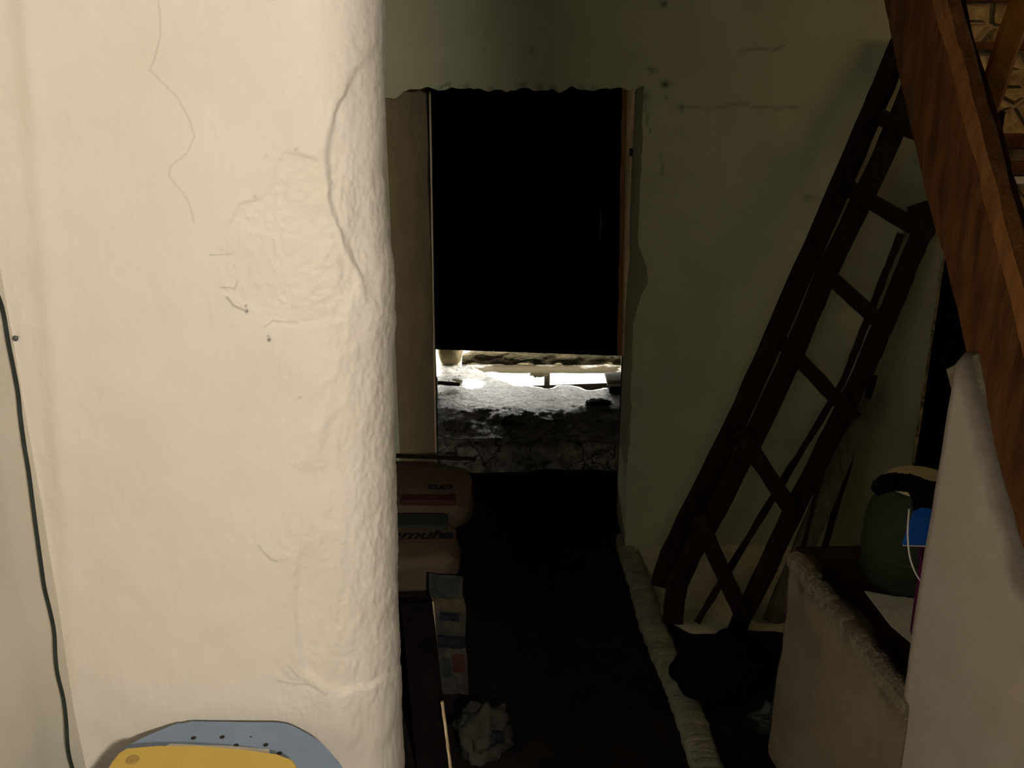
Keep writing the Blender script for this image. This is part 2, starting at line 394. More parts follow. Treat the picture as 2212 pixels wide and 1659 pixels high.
# cove where the pier meets the left wall, slight swelling of that arris
disp = 0.010 * fbm(X2 * 3.1 + Y2, Z2 * 2.6, 3, 11)
disp += 0.0022 * fbm((X2 + Y2) * 18, Z2 * 12, 3, 21)
disp += 0.0007 * fbm((X2 + Y2) * 90, Z2 * 26, 3, 31)
wob = 9 * fbm(PXp / 40, PYp / 40, 3, 77)
scoop1 = [(800, 105), (762, 165), (722, 245), (706, 330), (712, 420), (732, 500), (768, 575), (800, 650), (900, 700), (900, 250), (880, 60)]
s1 = sdist(PXp + wob, PYp, scoop1)
disp -= 0.0135 * (1 - .8 * sstep(770, 838, PXp)) * sstep(-7, 13, s1) * (.35 + .65 * sstep(120, 240, PYp)) * (1 - 0.5 * sstep(560, 680, PYp))
patch2 = [(610, 325), (655, 332), (692, 345), (705, 430), (735, 520), (770, 600), (740, 690), (690, 700), (640, 705), (585, 690), (545, 672), (500, 640), (478, 600), (468, 545), (490, 490), (520, 440), (570, 430), (592, 370)]
s2 = sdist(PXp + wob * 1.6, PYp + wob, patch2)
disp -= 0.0050 * sstep(-3, 9, s2) - 0.002 * sstep(20, 90, s2)
rough = sstep(-20, 30, s2)
disp += rough * (0.0045 * fbm(PXp / 13, PYp / 13, 3, 41))
scoop3 = [(690, 1165), (640, 1195), (628, 1290), (642, 1390), (660, 1455), (700, 1488), (745, 1498), (800, 1475), (900, 1430), (900, 1120), (800, 1120)]
s3 = sdist(PXp + wob, PYp + wob, scoop3)
disp -= 0.011 * sstep(-6, 12, s3) * sstep(1130, 1300, PYp) * (1 - .8 * sstep(770, 860, PXp))
bump4 = [(672, 925), (700, 905), (706, 960), (690, 1010), (640, 1000), (665, 965)]
disp += 0.007 * sstep(-25, 20, sdist(PXp, PYp, bump4))
scoop5 = [(780, 660), (812, 520), (850, 560), (850, 700), (800, 740)]
disp += 0.008 * sstep(-40, 40, sdist(PXp, PYp, scoop5))
right = sstep(620, 720, PXp) * sstep(260, 420, PYp)
disp += right * (0.0050 * fbm(PXp / 26, PYp / 60, 3, 51) + 0.0020 * fbm(PXp / 6, PYp / 18, 2, 61))
disp += sstep(540, 640, PXp) * 0.0018 * fbm(PXp / 7, PYp / 9, 2, 63)
ridge = [(555, 1150), (565, 1185), (600, 1205), (640, 1200)]
disp += 0.002 * np.exp(-(seg_dist(PXp + wob * .5, PYp, ridge) / 8) ** 2)
ridge2 = [(480, 620), (510, 655), (560, 685), (600, 700), (640, 697), (690, 690), (700, 730), (690, 760)]
disp -= 0.0025 * np.exp(-(seg_dist(PXp + wob * .6, PYp + wob * .3, ridge2) / 5) ** 2)
ridge3 = [(600, 1440), (625, 1470), (660, 1478), (720, 1503), (790, 1480), (850, 1450)]
disp -= 0.0018 * np.exp(-(seg_dist(PXp + wob * .5, PYp, ridge3) / 6) ** 2)
disp += 0.012 * np.exp(-((PXp - (60 + 0.075 * PYp)) / 28) ** 2) * (X2 < -0.9)
# marks: hairline cracks, chips
mk = np.zeros_like(disp)
def crack(pts, w, s):
    global mk
    d = seg_dist(PXp + wob * 0.35, PYp, pts); mk = np.maximum(mk, s * np.exp(-(d / w) ** 2))
front = (NY < -0.5)
crack([(339, 0), (345, 45), (347, 75), (330, 130), (323, 152), (345, 175), (385, 215), (410, 260), (420, 295), (405, 330), (370, 360), (367, 380), (395, 415), (412, 450), (420, 480)], 1.7, 0.20)
crack([(452, 550), (470, 552), (500, 549)], 1.7, 0.25)
crack([(476, 622), (498, 622), (505, 626), (510, 612)], 1.8, 0.30)
crack([(490, 642), (505, 660), (533, 672)], 2.2, 0.5)
crack([(575, 703), (590, 692), (640, 698)], 1.8, 0.25)
crack([(560, 1178), (585, 1208), (600, 1212)], 1.8, 0.28)
crack([(600, 1472), (630, 1478), (668, 1480), (705, 1500)], 2.0, 0.22)
crack([(625, 1440), (645, 1465)], 1.8, 0.2)
for (cx_, cy_, r_, s_) in [(533, 672, 4, 0.85), (531, 661, 3, 0.6), (582, 733, 4, 0.9), (580, 725, 2.4, 0.6), (640, 323, 4, 0.3), (574, 338, 3, 0.25), (550, 425, 4, 0.25), (648, 858, 3, 0.3)]:
    mk = np.maximum(mk, s_ * np.exp(-(np.hypot(PXp - cx_, PYp - cy_) / r_) ** 2))
mk *= front
fade = np.where(Y2 > PY + 0.30, 0.3, 1.0)
XYZ = np.stack([X2 + NX * disp * fade, Y2 + NY * disp * fade, Z2], -1)
# flat rear face of the pier back to the left wall
back = np.stack([np.full((2, len(zs)), XF0), np.full((2, len(zs)), PY + 2 * RY), np.repeat(zs[None], 2, 0)], -1)[:1]
XYZ = np.concatenate([XYZ, back], 0); mk = np.concatenate([mk, np.zeros((1, len(zs)))], 0)
structure(grid_mesh('wall_pier', XYZ, M['plaster'], mk))

# ---- far wall with the doorway: front face grid with a crumbled opening, reveals joined on
OX0, OX1, OZ = at(848, 600, Y=YB).x, at(1385, 400, Y=YB).x, at(1100, 194, Y=YB).z
gx = np.concatenate([np.linspace(XL - .1, OX0, 50), np.linspace(OX0, OX1, 130)[1:], np.linspace(OX1, 1.76, 140)[1:]])
gz = np.concatenate([np.linspace(0, OZ, 190), np.linspace(OZ, ZC, 90)[1:]])
iX0 = 49; iX1 = 49 + 129; iZ = 189
GX, GZ = np.meshgrid(gx, gz, indexing='ij')
GY = YB + 0.012 * fbm(GX * 2.2, GZ * 2.2, 3, 3) + 0.003 * fbm(GX * 16, GZ * 16, 3, 8)
QX, QY = proj(GX, np.full_like(GX, YB), GZ)
# crumble the edges of the opening
dl = np.exp(-((GZ - OZ) / 0.022) ** 2) * ((GX > OX0 - .02) & (GX < OX1 + .02))
GZ = GZ + dl * 0.022 * fbm(GX * 22, GX * 0 + 3.3, 3, 9)
lower = 0.026 * sstep(OX0 + .13, OX0 + .02, GX)      # lintel a little lower at its left end
GZ = GZ - dl * lower
dr = np.exp(-((GX - OX1) / 0.03) ** 2) * (GZ < OZ + .02)
GX = GX + dr * (0.010 * fbm(GZ * 14, GZ * 0 + 1.1, 3, 19) + 0.045 * np.exp(-((QY - 600) / 48) ** 2))
GX = GX - dr * 0.004
mk2 = np.zeros_like(GX)
wob2 = 8 * fbm(QX / 30, QY / 30, 3, 88)
def crack2(pts, w, s):
    global mk2
    mk2 = np.maximum(mk2, s * np.exp(-(seg_dist(QX + wob2 * .6, QY + wob2 * .4, pts) / w) ** 2))
crack2([(1470, 228), (1530, 236), (1600, 222), (1640, 235), (1720, 232)], 3, 0.4)
crack2([(1600, 110), (1640, 104), (1670, 108), (1692, 100)], 3, 0.4)
crack2([(1392, 215), (1400, 250), (1404, 285)], 2.2, 0.5)
crack2([(1428, 335), (1430, 380)], 2, 0.35)
crack2([(940, 192), (970, 180), (972, 190)], 3, 0.5)
crack2([(1740, 425), (1780, 432)], 5, 0.35)
for (cx_, cy_, r_, s_) in [(1436, 10, 7, .9), (1436, 182, 8, 1.0), (1408, 150, 6, .6), (1400, 148, 5, .5), (1420, 152, 4, .4), (1472, 232, 7, .7), (1440, 212, 5, .6), (1150, 108, 8, .35), (1130, 185, 8, .6), (1165, 186, 7, .5), (1195, 188, 7, .5), (1255, 189, 7, .4), (1395, 210, 10, .55), (1280, 190, 7, .5), (1010, 190, 7, .5), (1060, 190, 6, .4), (1745, 430, 10, .35)]:
    mk2 = np.maximum(mk2, s_ * np.exp(-(np.hypot(QX - cx_ + wob2 * .5, QY - cy_ + wob2 * .5) / r_) ** 2))
keep = np.ones((len(gx) - 1, len(gz) - 1), bool); keep[iX0:iX1, :iZ] = False
# right reveal + lintel underside (extra strips going back), same mesh
ev, ef = [], []
def strip(front_pts, back_pts):
    b0 = len(ev)
    for a, b in zip(front_pts, back_pts): ev.append(list(a)); ev.append(list(b))
    for k in range(len(front_pts) - 1): ef.append([b0 + 2 * k, b0 + 2 * k + 1, b0 + 2 * k + 3, b0 + 2 * k + 2])
RD = 4.50
rf = [(GX[iX1, k], GY[iX1, k], GZ[iX1, k]) for k in range(iZ + 1)]
strip(rf, [(OX1 + .0, RD, p[2]) for p in rf])
lf = [(GX[k, iZ], GY[k, iZ], GZ[k, iZ]) for k in range(iX0, iX1 + 1)]
strip(lf, [(p[0], RD, OZ) for p in lf])
back_wall = structure(grid_mesh('wall_back', np.stack([GX, GY, GZ], -1), M['far_plaster'], mk2, keep, extra=(np.array(ev), np.array(ef))))
# left reveal, splayed, brown
rl = []
zr = np.linspace(0, OZ + .02, 60)
u_ = np.linspace(0, 1, 14)
UU, ZZ = np.meshgrid(u_, zr, indexing='ij')
xin = at(931, 500, Y=RD).x
RXX = OX0 - 0.004 + (xin - OX0) * UU + 0.006 * fbm(UU * 3, ZZ * 8, 3, 14); RYY = YB + (RD - YB) * UU + 0.004 + 0.006 * fbm(UU * 5, ZZ * 5, 3, 15)
structure(grid_mesh('trim_reveal', np.stack([RXX, RYY, ZZ], -1), M['reveal']))
# passage behind: side walls, end wall over the door, ceiling of the passage
PXL, PXR, DY = -0.50, 0.66, 5.85
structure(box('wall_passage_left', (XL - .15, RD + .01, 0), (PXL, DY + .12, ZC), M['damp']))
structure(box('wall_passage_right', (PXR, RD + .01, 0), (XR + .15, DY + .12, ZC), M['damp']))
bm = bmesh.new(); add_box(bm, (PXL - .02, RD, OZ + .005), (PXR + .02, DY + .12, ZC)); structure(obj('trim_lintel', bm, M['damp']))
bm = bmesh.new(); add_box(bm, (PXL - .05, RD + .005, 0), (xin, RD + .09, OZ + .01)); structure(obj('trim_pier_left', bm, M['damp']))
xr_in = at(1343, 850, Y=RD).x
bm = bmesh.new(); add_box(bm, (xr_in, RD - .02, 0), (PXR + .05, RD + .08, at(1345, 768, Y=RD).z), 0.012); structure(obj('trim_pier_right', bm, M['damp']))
for o_, nm in ((bpy.data.objects['trim_reveal'], 'trim_1'), (bpy.data.objects['trim_lintel'], 'trim_2'), (bpy.data.objects['trim_pier_left'], 'trim_3'), (bpy.data.objects['trim_pier_right'], 'trim_4')):
    o_.name = nm

# landing inside the door: wet cement with a rounded front edge
LZ = 0.25
ly = np.concatenate([[4.86, 4.865, 4.875, 4.895, 4.92], np.linspace(4.95, 5.95, 150)])
lz0 = np.concatenate([[LZ - .20, LZ - .10, LZ - .05, LZ - .02, LZ - .006], np.full(150, LZ)])
lx = np.linspace(PXL - .02, PXR + .02, 150)
LX, LYg = np.meshgrid(lx, ly, indexing='ij'); LZg = np.repeat(lz0[None], len(lx), 0)
LQX, LQY = proj(LX, LYg, np.full_like(LX, LZ))
LYg = LYg - 0.05 * fbm(LX * 5, LX * 0 + 1, 3, 4) * (1 - sstep(4.86, 5.3, LYg))
wobl = 26 * fbm(LX * 9, LYg * 9, 4, 24)
pud = np.maximum(sdist(LQX + wobl, LQY + wobl * .35, [(1010, 790), (1340, 790), (1340, 838), (1290, 843), (1230, 838), (1180, 843), (1110, 834), (1060, 814)]),
                 sdist(LQX + wobl, LQY + wobl * .35, [(975, 818), (1040, 822), (1058, 832), (1020, 842), (985, 834)]))
wet = sstep(-3, 3, pud) * (0.93 + .07 * sstep(1060, 1090, LQX))
LZg = LZg + np.repeat((ly > 4.88)[None], len(lx), 0) * (1 - wet) * (0.005 * fbm(LX * 7, LYg * 7, 4, 34) + 0.003 * fbm(LX * 24, LYg * 24, 3, 35) + 0.003) * sstep(4.87, 5.0, LYg)
LZg = LZg - 0.05 * (1 - sstep(4.9, 5.3, LYg)) * np.repeat((ly > 4.88)[None], len(lx), 0)
o = structure(grid_mesh('floor_landing', np.stack([LX, LYg, LZg], -1), M['landing'], wet, attr='wet')); o.name = 'floor_1'
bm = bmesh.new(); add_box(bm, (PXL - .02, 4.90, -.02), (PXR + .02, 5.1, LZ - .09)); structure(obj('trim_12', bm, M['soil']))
# door leaf
dz0, dz1 = at(945, 755, Y=DY).z, at(1340, 769, Y=DY).z
door = structure(link(bpy.data.objects.new('door_1', None))); door.location = (0.06, DY, 0.3)
bm = bmesh.new(); xa, xb = PXL + .012, PXR - .012; sl = (dz1 - dz0) / (at(1340, 769, Y=DY).x - at(945, 755, Y=DY).x); x945 = at(945, 755, Y=DY).x
nb = 6
for k in range(nb):
    x0 = xa + (xb - xa) * k / nb - .0; x1 = xa + (xb - xa) * (k + 1) / nb - .004 * (k < nb - 1); 
    q = [(x0, dz0 + sl * (x0 - x945)), (x1, dz0 + sl * (x1 - x945)), (x1, OZ + .004), (x0, OZ + .004)]
    a = [bm.verts.new((x, DY, z)) for x, z in q]; b = [bm.verts.new((x, DY + .035, z)) for x, z in q]
    bm.faces.new(a); bm.faces.new(b[::-1])
    for i in range(4): bm.faces.new((a[i], b[i], b[(i + 1) % 4], a[(i + 1) % 4]))

for k in range(1, nb):
    xk = xa + (xb - xa) * k / nb; add_box(bm, (xk - .012, DY + .012, dz0 + sl * (xk - x945)), (xk + .004, DY + .033, OZ))
obj('door_leaf', bm, M['black'], door)
for zz_ in (0.6, 1.65): box('cross_board', (xa + .04, DY - .022, zz_), (xb - .04, DY - .001, zz_ + .11), M['black'], door, 0.003)
bm = bmesh.new(); sweep(bm, smooth_path([(0.5, DY - .004, 1.05), (0.5, DY - .05, 1.07), (0.5, DY - .05, 1.19), (0.5, DY - .004, 1.21)], 6), circ(.007, 8)); obj('door_handle', bm, M['steel'], door, True)
# inner frame: pale strip painting in the lit line on the left reveal's arris, old painted post on the right with a latch
structure(timber('trim_5', at(928.5, 197, Y=RD - .012), at(942, 1005, Y=RD - .012), .012, .0085, M['arris'], n=20, jit=.0006))
p0 = at(1363, 190, Y=RD - .03); p1 = at(1346, 766, Y=RD - .03)
frame = structure(link(bpy.data.objects.new('door_2', None))); frame.location = p1
bm = bmesh.new(); pts = sub([p0, p1], 30); sweep(bm, pts, rect(.06, .068, .12), jit=.0016, seed=4, scale=[1 - .3 * i / 30 for i in range(31)])
frame_post = obj('door_post', bm, M['post'], frame)
bm = bmesh.new(); sweep(bm, sub([at(1349, 195, Y=RD - .075), at(1338, 766, Y=RD - .075)], 20), rect(.018, .016, .2), jit=.001, seed=2); obj('door_stop', bm, M['slat'], frame)
bm = bmesh.new(); add_box(bm, tuple(at(1360, 338, Y=RD - .075)), tuple(at(1370, 320, Y=RD - .055)), 0); obj('bolt_keeper', bm, M['hole'], frame)
bm = bmesh.new(); sweep(bm, [at(1368, 345, Y=RD - .08), at(1366, 384, Y=RD - .08)], circ(.005, 8)); obj('bolt', bm, M['steel'], frame, True)
bm = bmesh.new(); bmesh.ops.create_icosphere(bm, subdivisions=2, radius=.008, matrix=Matrix.Translation(at(1345, 722, Y=RD - .07))); obj('hook_glint', bm, M['whitewire'], frame, True)  # white ball stands in for the glint on the hook

# outside: ground, kerb across the threshold, stake, moss
structure(box('floor_outside', (-6, DY + .13, LZ - .2), (6, 14, LZ - .02), M['ground'])); bpy.data.objects['floor_outside'].name = 'floor_2'
ky, kz = np.meshgrid(np.linspace(0, 1, 90), np.linspace(0, 1, 22), indexing='ij')
KX0, KX1 = at(998, 800, Y=5.95).x, PXR + .02
KX = KX0 + (KX1 - KX0) * ky
ang = kz * math.pi * 0.62
KY = 6.02 - 0.07 * np.cos(ang) + .05 * (kz > .8) * (kz - .8) * 5; KZ = LZ - .02 + 0.095 * np.sin(ang) ** .7
kn = fbm(KX * 14, kz * 4, 4, 71); KY = KY + .02 * kn; KZ = KZ + .02 * kn * kz - .05 * sstep(.10, 0, ky) * kz
KZ = KZ - 0.02 * np.exp(-((KX - at(1165, 770, Y=5.95).x) / .05) ** 2) * sstep(.4, .9, kz)
structure(grid_mesh('trim_6', np.stack([KX, KY, KZ], -1), M['kerb']))
mo = at(1165, 772, Y=6.0)
tag(lump('moss_tuft', (mo.x, 6.03, LZ + .085), (.045, .03, .018), M['moss'], amp=.7, freq=4, seed=3), 'small yellow-green moss tuft on the kerb outside the dark door', 'moss')
sx = at(1182, 840, Y=5.7).x
bm = bmesh.new(); sweep(bm, sub([(sx * 1.11, 6.35, LZ - .03), (sx * 1.11, 6.35, 1.1)], 8), rect(.034, .036, .2), jit=.002); tag(obj('garden_stake', bm, M['darkwood']), 'brown wooden stake standing just outside beyond the kerb, mirrored in the puddle', 'stake')

# things on the landing
pc = at(972, 806, Z=LZ)
tag(lump('doorway_boulder', (pc.x * 1.02, 5.985, LZ + .085), (.078, .07, .125), M['stonecream'], amp=.12, freq=1.4, seed=5, flat=.80), 'cream rounded boulder at the left end of the gap under the dark door', 'stone')
pc = at(941, 850, Z=LZ)
tag(lump('rubble_stone', (pc.x - .02, pc.y - .06, LZ + .05), (.04, .05, .085), M['stonepale'], amp=.35, freq=2, seed=9, flat=.62), 'small rough pale stone against the left jamb below the cream boulder', 'stone')
a = at(1311, 834, Z=LZ + .055); wy = 5.58
bm = bmesh.new(); add_box(bm, (at(1312, 830, Y=5.45).x, 5.45, LZ + .045), (at(1385, 820, Y=5.5).x, 5.645, LZ + .066), .005, 3); bmesh.ops.subdivide_edges(bm, edges=list(bm.edges), cuts=2, use_grid_fill=True)
for v in bm.verts: v.co += Vector((mnoise.noise(v.co * 30), mnoise.noise(v.co * 31 + Vector((3, 1, 2))), mnoise.noise(v.co * 29 + Vector((5, 5, 2))))) * .004
tag(obj('white_block', bm, M['whitestone'], None, True), 'small white slab on a dark brick beside the right jamb of the doorway', 'block')
bm = bmesh.new(); add_box(bm, (at(1317, 840, Y=5.46).x, 5.465, LZ - .006), (at(1388, 840, Y=5.5).x, 5.64, LZ + .044), .005)
tag(obj('dark_brick', bm, M['damp']), 'dark brick lying under the small white slab at the right jamb', 'brick')
wc = at(1292, 870, Z=LZ + .01)
tag(lump('wood_chip', (wc.x, wc.y, LZ + .012), (.062, .045, .012), M['darkwood'], amp=.6, freq=3, seed=12), 'dark splintered wood chip lying on the wet cement landing at right', 'debris')
lc = at(978, 833, Z=LZ + .012)
tag(timber('wood_splinter', (lc.x - .10, lc.y + .0, LZ + .03), (lc.x + .04, lc.y, LZ + .018), .014, .02, M['darkwood'], n=4), 'short dark stick lying on the landing beside the pale rubble stone', 'stick')

# footing along the right of the passage floor
fp = [(1360, 1188), (1385, 1260), (1405, 1330), (1432, 1400), (1462, 1465), (1487, 1530), (1510, 1600), (1530, 1660), (1560, 1760)]
pts = [at(x, y, Z=.03) for x, y in fp]
pts = smooth_path([pts[0] + Vector((0, .12, 0))] + pts, 26)
for i, p in enumerate(pts): p.z = .012 + .006 * mnoise.noise(Vector((i * .3, 1, 5))); p.x += .010 * mnoise.noise(Vector((i * .21, 3, 1)))
bm = bmesh.new(); sweep(bm, pts, [(-.03, -.050), (.018, -.048), (.030, -.038), (.033, -.012), (.034, .012), (.028, .040), (.014, .048), (-.03, .050)], Vector((0, 0, 1)), jit=.0007, seed=6)
structure(obj('trim_7', bm, M['footing'], None, True))

# pale plastered apron at the foot of the far wall, right of the footing
ax, ay = np.meshgrid(np.linspace(.55, 1.5, 60), np.linspace(0, 1, 40), indexing='ij')
front_y = 3.46 + .05 * fbm(ax * 4, ax * 0 + 2, 3, 61) + .10 * sstep(.72, .60, ax)
AY = 4.10 + (front_y - 4.10) * ay; AZ = .016 + .03 * (1 - ay) ** 3 + .008 * fbm(ax * 9, AY * 9, 3, 62) - .03 * sstep(.93, 1, ay)
structure(grid_mesh('trim_11', np.stack([ax, AY, AZ], -1), M['apron']))

# low wall (lower far part and taller near part with a sloping top), crumbled top edges
A0 = at(1706, 1197, Z=.75); A1 = at(1952, 1508, Z=.75)
B0 = Vector((A1.x, A1.y, 0)); Btop = at(2086, 764, Y=A1.y).z
dirB = Vector((.16, -.80, 0)).normalized()
def wall_face(p, q, ztop, nseg, nzs, seed, amp=.006):
    """grid from p (far) to q (near); ztop(t) gives the height"""
    tt = np.linspace(0, 1, nseg); kk = np.linspace(0, 1, nzs)
    TT, KK = np.meshgrid(tt, kk, indexing='ij')
    zt = np.array([ztop(t) for t in tt])[:, None]
    n = (q - p).normalized().cross(Vector((0, 0, 1)))
    if n.x > 0: n = -n
    L = (q - p).length
    d = amp * 2 * fbm(TT * L * 4, KK * 3, 3, seed) + amp * .35 * fbm(TT * L * 25, KK * 20, 3, seed + 5) - .02 * sstep(.985, 1.0, KK)
    X = p.x + (q.x - p.x) * TT + n.x * d; Y = p.y + (q.y - p.y) * TT + n.y * d; Z = zt * KK + (KK > .99) * 0.008 * fbm(TT * L * 30, TT, 3, seed + 9)
    return np.stack([X, Y, Z], -1), n
def wall_solid(name, p, q, ztop, thick, m, seed, nseg=70, nzs=70):
    F, n = wall_face(p, q, ztop, nseg, nzs, seed)
    R = F.copy(); R[..., 0] -= n.x * thick; R[..., 1] -= n.y * thick
    G = np.concatenate([F, R[:, ::-1]], 1)
    dt = (F[..., 2].max(1)[:, None] - F[..., 2]); mkw = .55 * sstep(.085, .0, dt + .06 * fbm(F[..., 1] * 16, F[..., 2] * 16, 4, seed + 3))
    o = grid_mesh(name, G, m, np.concatenate([mkw, mkw[:, ::-1]], 1))
    # end caps
    bm = bmesh.new(); bm.from_mesh(o.data); bm.verts.ensure_lookup_table(); w = G.shape[1]
    bm.faces.new([bm.verts[k] for k in range(w)]); bm.faces.new([bm.verts[(nseg - 1) * w + k] for k in range(w)][::-1])
    bmesh.ops.recalc_face_normals(bm, faces=bm.faces); bm.to_mesh(o.data); bm.free()
    return structure(o), n
a0 = Vector((A0.x, A0.y, 0)); a1 = Vector((A1.x, A1.y - .03, 0))
wallA, nA = wall_solid('wall_low_far', a0, a1, lambda t: .75 - .012 * math.sin(t * 9), .05, M['low_shaded'], 101)
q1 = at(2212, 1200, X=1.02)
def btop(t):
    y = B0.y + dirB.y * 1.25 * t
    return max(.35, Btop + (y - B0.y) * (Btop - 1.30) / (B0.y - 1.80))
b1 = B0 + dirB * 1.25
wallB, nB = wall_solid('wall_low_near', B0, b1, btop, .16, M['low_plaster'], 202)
wallA.name = 'wall_low'; wallB.name = 'wall_stub'
# crumbling crust along both tops
bm = bmesh.new(); n_ = nA
pts = [Vector((a0.x, a0.y, .745)).lerp(Vector((a1.x, a1.y, .745)), k / 150) - nA * .022 + Vector((.008 * mnoise.noise(Vector((k * .12, 1, 2))), 0, .009 * mnoise.noise(Vector((k * .17, 4, 2))))) for k in range(151)]
sweep(bm, pts, [(-.03, -.027), (.004, -.025), (.010, -.012), (.012, 0), (.009, .014), (.003, .025), (-.03, .027)], Vector((0, 0, 1)), jit=.0022, seed=8); structure(obj('trim_8', bm, M['crust']))
bm = bmesh.new()
pts = []
for k in range(41):
    t = k / 40; b = B0.lerp(b1, t); pts.append(Vector((b.x, b.y, btop(t) - .012)) - nB * .085)
sweep(bm, pts, [(-.05, -.085), (.0, -.080), (.022, -.045), (.026, 0), (.02, .05), (-.05, .08)], Vector((0, 0, 1)), jit=.009, seed=9); structure(obj('trim_9', bm, M['crust']))

# bare rubble wall right of the plaster with timber lacing
bm = bmesh.new(); add_box(bm, (1.74, 4.09, 0), (XR, 4.35, ZC)); add_box(bm, (1.655, 4.075, 1.50), (1.78, 4.2, ZC)); structure(obj('wall_stone', bm, M['masonry']))
bm = bmesh.new()
for z_, h_ in ((2.33, .05), (2.16, .03), (1.80, .055), (1.71, .04)): add_box(bm, (1.66, 4.045, z_), (XR, 4.12, z_ + h_), .006)
structure(obj('trim_10', bm, M['beam']))
box('stone_brick', tuple(at(2146, 398, Y=4.06)), tuple(at(2208, 376, Y=4.12)), M['whitestone'], bpy.data.objects['wall_stone'], .004)

# ================================================================== OBJECTS
# diagonal timber beam resting on the sloping wall, with a slat brace on it
lowL = [at(1908, -8, X=1.0), at(1935, 128, X=1.0), at(2000, 418, X=1.0), at(2045, 572, X=1.0), at(2090, 762, X=1.0), at(2147, 958, X=1.0), at(2214, 1195, X=1.0)]
upL = [at(2020, -60, X=1.0), at(2055, 90, X=1.0), at(2110, 280, X=1.0), at(2135, 380, X=1.0), at(2162, 490, X=1.0), at(2212, 690, X=1.0), at(2300, 1020, X=1.0)]
def ext(a, b, k): return b + (b - a).normalized() * k
lowL = [ext(lowL[1], lowL[0], .45)] + lowL + [ext(lowL[-2], lowL[-1], .35)]
upL = [ext(upL[1], upL[0], .35)] + upL + [ext(upL[-2], upL[-1], .35)]
for P in (lowL, upL):
    for p in P: p.z = min(p.z, ZC - .005)
bmm = bmesh.new(); lo_ = smooth_path(lowL, 6); up_ = smooth_path(upL, 6); rows = []
rnd = random.Random(3)
for i in range(len(lo_)):
    r_ = []
    for s_, th_ in ((0, 0), (.25, -.006), (.5, -.002), (.75, -.008), (.93, -.004), (1.0, .012), (1.0, .055), (.9, .07), (.1, .07), (0, .06)):
        p = lo_[i].lerp(up_[i], s_); r_.append(bmm.verts.new((p.x + th_ + rnd.uniform(-.002, .002), p.y, p.z)))
    rows.append(r_)
for i in range(len(rows) - 1):
    for k in range(10): bmm.faces.new((rows[i][k], rows[i][(k + 1) % 10], rows[i + 1][(k + 1) % 10], rows[i + 1][k]))
bmm.faces.new(rows[0]); bmm.faces.new(rows[-1][::-1])
beam = thing('timber_beam', 'wide brown diagonal timber beam descending across the top right corner onto the stub wall', 'beam', tuple(lowL[5]))
obj('beam_plank', bmm, M['beam'], beam)
timber('lit_beam_edge', upL[1] + Vector((.01, 0, .0)), upL[-1] + Vector((.01, 0, 0)), .045, .05, M['beam_lit'], beam, Vector((1, 0, 0)), 5, .003, 20)  # strip carrying the painted lit edge of the beam
tag(timber('brace_slat', at(2112, 292, X=1.10), at(2226, -55, X=1.32), .03, .058, M['braceslat'], None, Vector((0, 1, 0)), 7, .002, 12), 'narrow orange-brown slat slanting up from the diagonal beam before the rubble wall', 'slat')

# ladder against the far wall
lad = thing('wooden_ladder', 'dark old wooden ladder leaning sideways against the far plaster wall', 'ladder', tuple(at(1500, 1350, Y=3.75)))
def ly_(py): return 3.44 + .58 * (1400 - py) / 1300
def lp(x, y, off=0.0): return at(x, y, Y=ly_(y) + off)
bm = bmesh.new(); sweep(bm, sub([lp(1452, 1345), lp(1462, 1262), lp(1492, 1200), lp(1542, 1110), lp(1648, 906), lp(1714, 762), lp(1790, 581), lp(1897, 361), lp(1961, 211), lp(2005, 110)], 5), rect(.035, .078, .18), jit=.0022, seed=11); obj('rail', bm, M['darkwood'], lad)
bm = bmesh.new()
pts = sub([lp(1570, 1405), lp(1712, 1110), lp(1866, 800), lp(1935, 640), lp(2000, 480)], 8); nn = len(pts)
sweep(bm, pts, rect(.035, .072, .18), scale=None, jit=.003, seed=12); obj('rail', bm, M['darkwood'], lad)
for k, (x0, y0, x1, y1, w_) in enumerate([(1898, 252, 1996, 292, .058), (1836, 408, 2012, 512, .06), (1764, 572, 1912, 705, .056), (1690, 738, 1848, 905, .055), (1596, 930, 1712, 1105, .062), (1506, 1112, 1606, 1335, .062)]):
    timber('rung', lp(x0, y0, -.03), lp(x1, y1, -.03), .03, w_, M['darkwood'], lad, seed=20 + k, n=8)
timber('rail_stub', lp(1982, 440, -.02), lp(2000, 500, -.02), .05, .07, M['darkwood'], lad, seed=31, n=4)
# poles and boards around it
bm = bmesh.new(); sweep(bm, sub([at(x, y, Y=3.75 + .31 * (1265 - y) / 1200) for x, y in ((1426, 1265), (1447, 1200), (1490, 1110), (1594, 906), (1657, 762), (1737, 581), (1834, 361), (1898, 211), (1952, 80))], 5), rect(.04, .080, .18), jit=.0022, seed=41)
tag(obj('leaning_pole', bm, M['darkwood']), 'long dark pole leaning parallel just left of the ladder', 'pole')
tag(timber('thin_stick', at(1505, 1345, Y=3.50), at(1946, 505, Y=4.0), .014, .026, M['darkwood'], None, seed=42, n=20, mid=at(1818, 832, Y=3.86)), 'thin dark stick seen through the ladder rungs, left of its right rail', 'stick')
tag(timber('slim_lath', at(1768, 1230, Y=3.70), at(1888, 810, Y=3.9), .014, .026, M['darkwood'], None, seed=43, n=12), 'slim dark lath standing between the ladder and the bucket shelf', 'lath')
tag(timber('grey_plank', at(1668, 1345, Y=3.53), at(1872, 860, Y=3.80), .018, .088, M['greywood'], None, seed=44, n=14), 'weathered grey plank slanting along the lower right rail of the ladder', 'plank')
tag(timber('dark_lath', at(1722, 1230, Y=3.35), at(1778, 1010, Y=3.5), .012, .016, M['darkwood'], None, seed=46, n=8), 'narrow dark strip beside the grey plank just above the low wall corner', 'lath')
